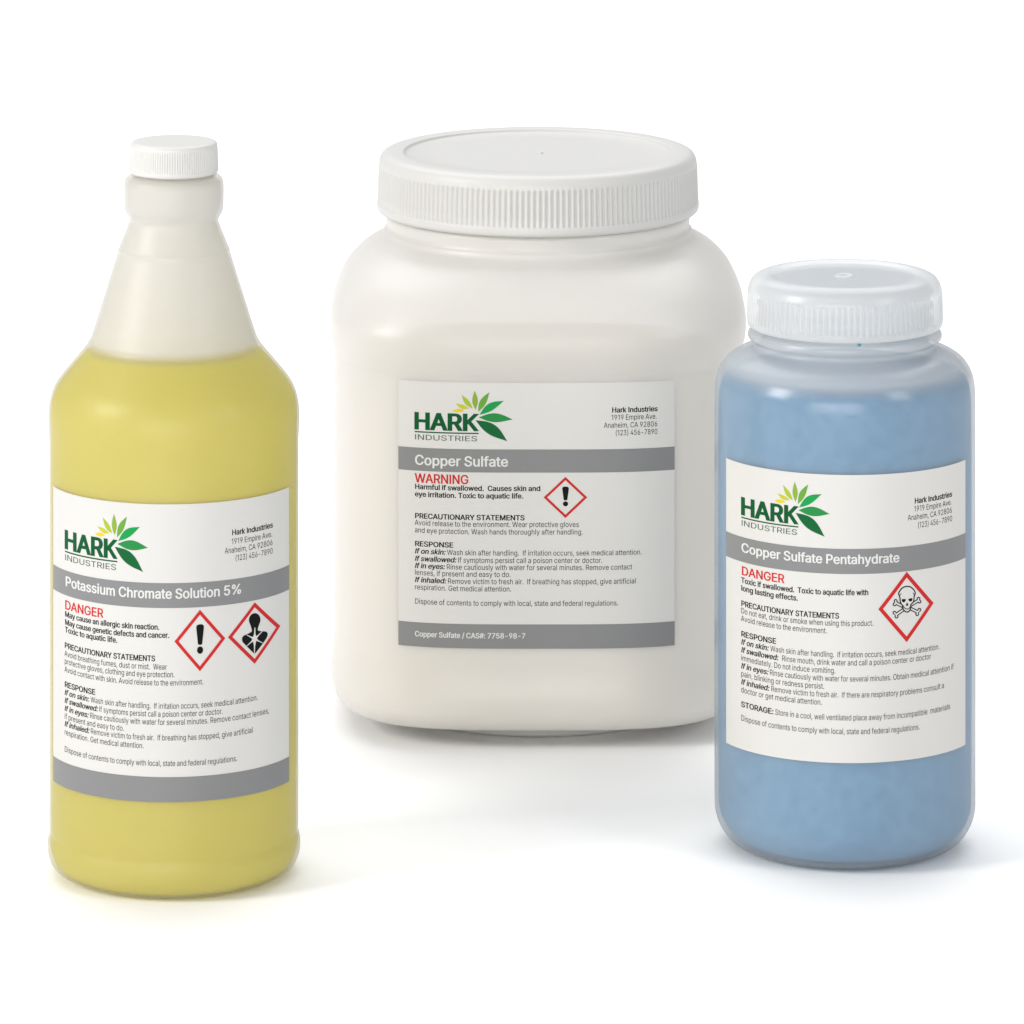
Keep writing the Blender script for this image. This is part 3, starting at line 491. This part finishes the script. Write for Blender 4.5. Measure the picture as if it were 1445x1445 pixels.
def disc(c, rx, ry, n=24):
    return [(c[0] + rx * math.cos(i * 2 * math.pi / n + .1), c[1] + ry * math.sin(i * 2 * math.pi / n + .1)) for i in range(n)]


def printed(surf, R, m):
    """The artwork was stretched towards the label's edges: art millimetres -> label millimetres."""
    return lambda a: surf(R * math.asin(max(-.999, min(.999, m * math.sin(a / (R * m))))))


def cylinder_surf(R):
    def f(u):
        t = u / R
        return (R * math.sin(t), -R * math.cos(t)), (math.sin(t), -math.cos(t))
    return f


def superellipse_surf(R, n):
    xs = np.linspace(0, R * .98, 1500)
    ys = R * (1 - (xs / R) ** n) ** (1 / n)
    s = np.concatenate([[0], np.cumsum(np.hypot(np.diff(xs), np.diff(ys)))])

    def f(u):
        x = float(np.interp(abs(u), s, xs))
        y = R * (1 - (x / R) ** n) ** (1 / n)
        nx, ny = (x / R) ** (n - 1), (y / R) ** (n - 1)
        l = math.hypot(nx, ny)
        sg = 1 if u >= 0 else -1
        return (sg * x, -y), (sg * nx / l, -ny / l)
    return f


LEAVES = [  # base, tip, width, bend, colour (logo units, 725 = width of the word)
    ((745, 325), (600, 325), 42, 0.0, (0.80, 0.66, 0.03)),
    ((800, 303), (640, 238), 46, 8, (0.62, 0.62, 0.035)),
    ((840, 305), (712, 138), 54, 6, (0.43, 0.58, 0.045)),
    ((872, 320), (862, 92), 64, 0, (0.28, 0.46, 0.055)),
    ((903, 342), (1033, 115), 74, 8, (0.16, 0.41, 0.055)),
    ((918, 378), (1200, 222), 88, 16, (0.012, 0.36, 0.085)),
    ((908, 408), (1300, 443), 104, 8, (0.024, 0.29, 0.07)),
    ((873, 440), (1238, 697), 126, 14, (0.003, 0.14, 0.035)),
]
for i, l in enumerate(LEAVES):
    M['leaf%d' % i] = plain('leaf_ink', tuple(c * 0.66 for c in l[4]), 0.5, 0.12)


def leaf_shape(b, t, w, bend):
    n = 14
    L = math.dist(b, t)
    dx, dy = (t[0] - b[0]) / L, (t[1] - b[1]) / L
    nx, ny = -dy, dx
    up, dn = [], []
    for i in range(n + 1):
        s = i / n
        h = (math.sin(math.pi * s ** .92)) ** 1.15 * w / 2
        c = -bend * math.sin(math.pi * s)
        x, y = b[0] + dx * L * s, b[1] + dy * L * s
        up.append((x + nx * (c + h), y + ny * (c + h)))
        dn.append((x + nx * (c - h), y + ny * (c - h)))
    return up + dn[-2:0:-1]


def put_logo(parent, surf, u0, v0, w, cap):
    kx = w / 725.0
    ky = cap / 205.0

    def T(p):
        return (u0 + (p[0] - 165) * kx, v0 - (p[1] - 0.034 * (p[0] - 165) - 545) * ky)
    f = Flat()
    f.text('HARK', u0, u0 + w * .993, v0, cap, 36, mi=0)
    f.shape([[T((165, 563)), T((908, 588)), T((908, 603)), T((165, 578))]], 0)
    f.text('INDUSTRIES', u0, u0 + w, v0 - (117 * ky), 62 * ky, 3, mi=1)
    mats = [M['logo_green'], M['logo_grey']]
    for i, (b, t, wd, bend, c) in enumerate(LEAVES):
        mats.append(M['leaf%d' % i])
        f.shape([[T(p) for p in leaf_shape(b, t, wd, bend)]], 2 + i)
    return f.wrap('logo', surf, INK, mats, parent)


def put_picture(kind, parent, surf, cu, cv, hu, hv):
    f = Flat()
    w = .165
    q = [(0, 1), (1, 0), (0, -1), (-1, 0)]
    for i in range(4):
        a, b = q[i], q[(i + 1) % 4]
        f.shape([[(cu + a[0] * hu, cv + a[1] * hv), (cu + b[0] * hu, cv + b[1] * hv),
                  (cu + b[0] * hu * (1 - w), cv + b[1] * hv * (1 - w)), (cu + a[0] * hu * (1 - w), cv + a[1] * hv * (1 - w))]], 0)

    def mk(cx, cy, sx, sy, slope):
        def T(p):
            x, y = p[0] - cx, p[1] - cy + slope * (p[0] - cx)
            return (cu + x / sx * hu, cv - y / sy * hv)
        return T

    def S(T, contours, mi, z=0.0):
        # keep every contour turning the same way so that overlaps unite
        out = []
        for c in contours:
            c = [T(p) for p in c]
            out.append(c if area2(c) > 0 else c[::-1])
        f.shape(out, mi, z)
    if kind == 'bang':
        T = mk(422, 530, 300, 370, 0)
        body = [(398, 572), (379, 385), (378, 365), (384, 349), (397, 339), (413, 335), (435, 335), (451, 339), (463, 349), (469, 365), (468, 385), (449, 572), (440, 580), (423, 583), (407, 580)]
        S(T, [body], 1)
        S(T, [disc((423, 645), 36, 45)], 1)
    elif kind == 'health':
        T = mk(1048, 452, 300, 370, .186)
        S(T, [disc((1048, 295), 66, 82, 32), [(990, 330), (1008, 385), (1016, 425), (1008, 438), (965, 462), (925, 480), (907, 500), (903, 530), (912, 560), (960, 612), (1042, 700), (1060, 690), (1140, 585), (1185, 520), (1197, 490), (1197, 465), (1185, 445), (1160, 437), (1120, 434), (1088, 425), (1082, 405), (1092, 370), (1108, 325)]], 1)
        rays = []
        c = (1046, 522)
        for e, wd in (((1049, 385), 15), ((1140, 430), 12), ((1142, 578), 11), ((1044, 696), 14), ((958, 604), 12), ((955, 472), 13)):
            L = math.dist(c, e)
            nx, ny = -(e[1] - c[1]) / L * wd, (e[0] - c[0]) / L * wd
            mx, my = c[0] + (e[0] - c[0]) * .45, c[1] + (e[1] - c[1]) * .45
            rays.append([(c[0] - nx * 1.6, c[1] - ny * 1.6), (mx - nx * .55, my - ny * .55), (e[0] - nx * .25, e[1] - ny * .25), (e[0] + nx * .25, e[1] + ny * .25), (mx + nx * .55, my + ny * .55), (c[0] + nx * 1.6, c[1] + ny * 1.6)])
        rays.append(disc(c, 30, 30, 9))
        S(T, rays, 2, .02)
    else:
        T = mk(585, 790, 475, 600, .108)
        skull = [(462, 600), (448, 575), (452, 545), (475, 505), (505, 470), (545, 448), (600, 438), (650, 450), (690, 480), (718, 515), (732, 548), (724, 585), (712, 610), (708, 660), (702, 700), (680, 728), (655, 745), (654, 800), (645, 835), (618, 868), (590, 878), (560, 866), (530, 838), (515, 800), (512, 762), (490, 735), (474, 700), (472, 650)]
        bones = [((402, 722), (540, 790)), ((786, 682), (640, 765)), ((408, 922), (540, 828)), ((775, 878), (640, 812))]
        knobs = [(398, 690), (380, 748), (790, 652), (808, 702), (378, 890), (412, 955), (806, 842), (766, 915)]
        big, small = [], []
        for a, b in bones:
            big += stroke([a, b], 62)
            small += stroke([a, b], 26)
        for k in knobs:
            big.append(disc(k, 33, 33, 16))
            small.append(disc(k, 14, 14, 12))
        for i, (a, b) in enumerate(bones):
            for k in knobs[2 * i:2 * i + 2]:
                small += stroke([a, k], 22)
        S(T, big, 1)
        S(T, small, 2, .01)
        S(T, [skull], 2, .02)
        S(T, stroke(skull, 21, True), 1, .03)
        S(T, stroke([(523, 765), (540, 800), (568, 820), (598, 826), (628, 812), (646, 785)], 15), 1, .03)
        S(T, stroke([(468, 590), (490, 560)], 12) , 1, .035)
        S(T, stroke([(712, 585), (694, 548)], 12), 1, .035)
        S(T, [[(500, 660), (530, 652), (572, 655), (566, 680), (548, 706), (522, 712), (502, 695)]], 1, .03)
        S(T, [[(610, 652), (650, 642), (680, 640), (684, 665), (672, 690), (645, 698), (618, 684)]], 1, .03)
        S(T, [[(590, 708), (612, 752), (612, 770), (592, 764), (572, 774), (568, 756)]], 1, .03)
    return f.wrap('hazard_pictogram', surf, INK, [M['red'], M['black'], M['paper']], parent)


PAPER, INK = 0.16, 0.21
LAYOUT = {"left": {"label": [-56.83, 55.62, 146.19, 37.51], "bands": [[-56.83, 55.62, 117.46, 108.35], [-56.83, 55.62, 46.68, 37.51]], "lines": [["Potassium Chromate Solution 5%", -40.05, 27.0, 111.77, "t", 3.69], ["DANGER", -40.36, -24.34, 103.2, "r", 3.37], ["May cause an allergic skin reaction.", -40.36, -3.03, 100.39, "b", 2.08], ["May cause genetic defects and cancer.", -40.36, 0.55, 97.45, "b", 2.08], ["Toxic to aquatic life.", -40.36, -18.72, 94.71, "b", 2.08], ["PRECAUTIONARY STATEMENTS", -40.52, -4.58, 88.86, "b", 2.11], ["Avoid breathing fumes, dust or mist.  Wear", -40.6, -0.33, 85.89, "l", 2.06], ["protective gloves, clothing and eye protection.", -40.6, 2.51, 83.09, "l", 2.06], ["Avoid contact with skin. Avoid release to the environment.", -40.6, 12.96, 80.08, "l", 2.06], ["RESPONSE", -40.52, -27.4, 74.5, "b", 2.11], ["If on skin:", -40.6, -30.11, 71.6, "i", 2.06], ["Wash skin after handling.  If irritation occurs, seek medical attention.", -29.21, 33.26, 71.6, "l", 2.06], ["If swallowed:", -40.6, -26.51, 68.66, "i", 2.06], ["If symptoms persist call a poison center or doctor.", -25.76, 20.07, 68.66, "l", 2.06], ["If in eyes:", -40.6, -30.33, 65.72, "i", 2.06], ["Rinse cautiously with water for several minutes. Remove contact lenses,", -29.5, 37.7, 65.72, "l", 2.06], ["if present and easy to do.", -40.6, -16.09, 62.78, "l", 2.06], ["If inhaled:", -40.6, -29.97, 60.04, "i", 2.06], ["Remove victim to fresh air.  If breathing has stopped, give artificial", -29.21, 31.35, 60.04, "l", 2.06], ["respiration. Get medical attention.", -40.6, -8.78, 56.97, "l", 2.06], ["Dispose of contents to comply with local, state and federal regulations.", -40.6, 25.43, 50.69, "l", 2.06], ["Hark Industries", 23.58, 39.15, 133.51, "b", 2.06], ["1919 Empire Ave.", 23.37, 38.92, 130.24, "l", 2.06], ["Anaheim, CA 92806", 20.91, 39.15, 127.11, "l", 2.06], ["(123) 456-7890", 24.78, 39.15, 124.04, "l", 2.06]], "logo": [-40.45, 125.31, 21.28, 7.11], "pics": [["bang", 11.76, 96.16, 9.28, 11.26], ["health", 32.13, 96.36, 10.12, 11.31]]},
 "jar": {"label": [-56.56, 54.72, 146.95, 41.32], "bands": [[-56.56, 54.72, 120.48, 111.27], [-56.56, 54.72, 50.98, 41.32]], "lines": [["Copper Sulfate", -49.34, -12.36, 113.64, "t", 4.03], ["WARNING", -49.34, -28.04, 106.54, "r", 3.69], ["Harmful if swallowed.  Causes skin and", -49.43, 0.57, 103.95, "b", 2.09], ["eye irritation. Toxic to aquatic life.", -49.43, -6.18, 100.98, "b", 2.09], ["PRECAUTIONARY STATEMENTS", -49.43, -5.7, 92.31, "b", 2.12], ["Avoid release to the environment. Wear protective gloves", -49.51, 15.92, 89.65, "l", 2.09], ["and eye protection. Wash hands thoroughly after handling.", -49.51, 17.53, 86.68, "l", 2.09], ["RESPONSE", -49.43, -34.01, 81.22, "b", 2.09], ["If on skin:", -49.51, -37.26, 78.33, "i", 2.09], ["Wash skin after handling.  If irritation occurs, seek medical attention.", -36.36, 41.02, 78.33, "l", 2.09], ["If swallowed:", -49.51, -32.97, 75.36, "i", 2.09], ["If symptoms persist call a poison center or doctor.", -32.07, 25.25, 75.36, "l", 2.09], ["If in eyes:", -49.51, -37.5, 72.55, "i", 2.09], ["Rinse cautiously with water for several minutes. Remove contact", -36.6, 37.11, 72.55, "l", 2.09], ["If inhaled:", -49.51, -37.02, 66.92, "i", 2.09], ["Remove victim to fresh air.  If breathing has stopped, give artificial", -36.12, 38.65, 66.92, "l", 2.09], ["lenses, if present and easy to do.", -49.51, -11.16, 69.81, "l", 2.09], ["respiration. Get medical attention.", -49.51, -10.92, 64.03, "l", 2.09], ["Dispose of contents to comply with local, state and federal regulations.", -49.51, 31.61, 58.33, "l", 2.09], ["Copper Sulfate / CAS#: 7758-98-7", -49.43, -5.29, 45.37, "w", 2.15], ["Hark Industries", 29.19, 47.44, 134.99, "b", 2.09], ["1919 Empire Ave.", 28.87, 47.19, 132.04, "l", 2.09], ["Anaheim, CA 92806", 25.97, 47.44, 128.98, "l", 2.09], ["(123) 456-7890", 30.48, 47.44, 125.93, "l", 2.09]], "logo": [-49.58, 127.63, 25.1, 6.97], "pics": [["bang", 10.62, 101.42, 8.68, 8.2]]},
 "right": {"label": [-57.49, 54.14, 149.53, 42.94], "bands": [[-57.49, 54.14, 122.19, 112.9]], "lines": [["Copper Sulfate Pentahydrate", -41.43, 17.83, 116.59, "t", 3.53], ["DANGER", -41.43, -25.03, 107.98, "r", 3.32], ["Toxic if swallowed.  Toxic to aquatic life with", -41.61, 6.22, 105.03, "b", 2.09], ["long lasting effects.", -41.61, -19.79, 102.05, "b", 2.09], ["PRECAUTIONARY STATEMENTS", -41.61, -4.62, 96.33, "b", 2.14], ["Do not eat, drink or smoke when using this product.", -41.7, 8.1, 93.65, "l", 2.09], ["Avoid release to the environment.", -41.7, -9.03, 90.75, "l", 2.09], ["RESPONSE", -41.61, -28.03, 84.98, "b", 2.14], ["If on skin:", -41.7, -31.06, 82.05, "i", 2.09], ["Wash skin after handling.  If irritation occurs, seek medical attention.", -30.12, 34.22, 82.05, "l", 2.09], ["If swallowed:", -41.7, -27.34, 79.07, "i", 2.09], ["Rinse mouth, drink water and call a poison center or doctor", -25.71, 30.6, 79.07, "l", 2.09], ["If in eyes:", -41.7, -31.15, 73.12, "i", 2.09], ["Rinse cautiously with water for several minutes. Obtain medical attention if", -30.38, 40.46, 73.12, "l", 2.09], ["If inhaled:", -41.7, -30.8, 67.16, "i", 2.09], ["Remove victim to fresh air.  If there are respiratory problems consult a", -29.85, 36.18, 67.16, "l", 2.09], ["immediately. Do not induce vomiting.", -41.7, -5.93, 76.1, "l", 2.09], ["pain, blinking or redness persist.", -41.7, -10.02, 70.14, "l", 2.09], ["doctor or get medical attention.", -41.7, -10.84, 64.18, "l", 2.09], ["STORAGE:", -41.61, -29.07, 58.73, "b", 2.14], ["Store in a cool, well ventilated place away from incompatible  materials", -28.29, 38.9, 58.73, "l", 2.09], ["Dispose of contents to comply with local, state and federal regulations.", -41.7, 26.02, 53.63, "l", 2.09], ["Hark Industries", 24.06, 39.73, 137.61, "b", 2.09], ["1919 Empire Ave.", 23.8, 39.54, 134.68, "l", 2.09], ["Anaheim, CA 92806", 21.35, 39.73, 131.66, "l", 2.09], ["(123) 456-7890", 25.25, 39.82, 128.5, "l", 2.09]], "logo": [-41.61, 130.3, 21.49, 6.82], "pics": [["skull", 20.86, 99.66, 10.88, 13.07]]}}
STYLE = {'t': (20, 0, 'white_ink', 'product_name'), 'r': (20, 0, 'red', 'signal_word'), 'b': (24, 0, 'black', 'bold_lettering'),
         'i': (23, .2, 'black', 'bold_lettering'), 'l': (0, 0, 'soft_black', 'small_lettering'), 'w': (20, 0, 'white_ink', 'footer_lettering')}


ADDRESS = ('Hark Industries', '1919 Empire Ave.', 'Anaheim, CA 92806', '(123) 456-7890')


def build_label(root, key, surf, art=None):
    art = art or surf
    L = LAYOUT[key]
    u0, u1, vt, vb = L['label']
    f = Flat()
    f.shape([[(u0, vb), (u1, vb), (u1, vt), (u0, vt)]])
    sheet = f.wrap('label', surf, PAPER, M['paper'], root)
    md = sheet.modifiers.new('thickness', 'SOLIDIFY')
    md.thickness = 0.00012
    md.offset = -1
    for b in L['bands']:
        f = Flat()
        f.shape([[(b[0], b[3]), (b[1], b[3]), (b[1], b[2]), (b[0], b[2])]])
        f.wrap('grey_band', surf, INK, M['grey'], sheet)
    groups = {}
    for s, a, b, v, st, cap in L['lines']:
        wt, sl, mat, nm = STYLE[st]
        mi = 0
        if s in ADDRESS:
            nm, mi = 'address_lettering', (0 if st == 'b' else 1)
        if nm not in groups:
            groups[nm] = (Flat(), [M[mat], M['soft_black']])
        groups[nm][0].text(s, a, b, v, cap, wt, sl, mi, 0.05 if st in 'tw' else 0.0)
    for nm, (f, mat) in groups.items():
        f.wrap(nm, art, INK, mat, sheet)
    put_logo(sheet, art, *L['logo'])
    for k, *a in L['pics']:
        put_picture(k, sheet, art, *a)
    return sheet


# ------------------------------------------------------------------ tall bottle of yellow solution
tall = thing('chemical_bottle', 'tall narrow-necked translucent bottle of yellow liquid with a small white screw cap', 'bottle', (*POS['left'], 0))
lathe('bottle_body', PROF['tall_body'], [M['tall_wall'], M['tall_dry']], tall, 160, inner=PROF['tall_inner'])
lathe('liquid', PROF['tall_liquid'], M['yellow'], tall, 128)
lathe('screw_cap', PROF['tall_cap'], M['cap_white'], tall, 110 * 8, knurl=(110, 0.28), it=1)
surf = cylinder_surf(RAD['left'])
build_label(tall, 'left', surf, printed(surf, RAD['left'], 1.68))

# ------------------------------------------------------------------ big square jar
jar = thing('wide_mouth_jar', 'large squarish white jar of cream powder with a broad ribbed white lid', 'jar', (*POS['jar'], 0))
lathe('jar_body', PROF['jar_body'], M['jar_wall'], jar, 256)
lathe('powder', PROF['jar_powder'], M['cream'], jar, 192)
lid = lathe('lid', PROF['jar_lid'], M['lid_white'], jar, 176 * 8, knurl=(176, 0.75), it=1)
nub = lathe('centre_nub', [(0, 1.0), (.7, .9), (1.2, .4), (1.5, 0), (1.5, -.3)], M['lid_white'], lid, 24, it=1)
nub.location = (0.0009, 0, (PROF['jar_lid'][0][1] - .1) * .001)
build_label(jar, 'jar', superellipse_surf(RAD['jar'], 3.5))

# ------------------------------------------------------------------ round bottle of blue powder
blue = thing('wide_mouth_bottle', 'round clear bottle full of blue powder with a frosted ribbed cap', 'bottle', (*POS['right'], 0))
lathe('bottle_body', PROF['right_body'], [M['blue_wall'], M['blue_dry']], blue, 160, inner=PROF['right_inner'])
lathe('powder', PROF['right_powder'], M['blue'], blue, 128)
cap = lathe('screw_cap', PROF['right_cap'], M['blue_cap'], blue, 100 * 8, knurl=(100, 0.6), it=1)
nub = lathe('centre_nub', [(0, -.4), (1.6, -.3), (2.2, .35), (3.0, .7), (3.7, .3), (4.2, -.2)], M['blue_cap'], cap, 32)
nub.location = (0, 0, (PROF['right_cap'][0][1] + .1) * .001)
surf = cylinder_surf(RAD['right'])
build_label(blue, 'right', surf, printed(surf, RAD['right'], 1.68))

# a blue-green crumb caught under the rim
bm = bmesh.new()
bmesh.ops.create_icosphere(bm, subdivisions=1, radius=0.0008)
speck = link('speck', bm, M['dot'], blue)
speck.location = (13.5 / 3739, -136.0 / 3739, PROF['right_cap'][-4][1] * .001 - 0.0009)
speck.scale = (1.1, .5, .8)
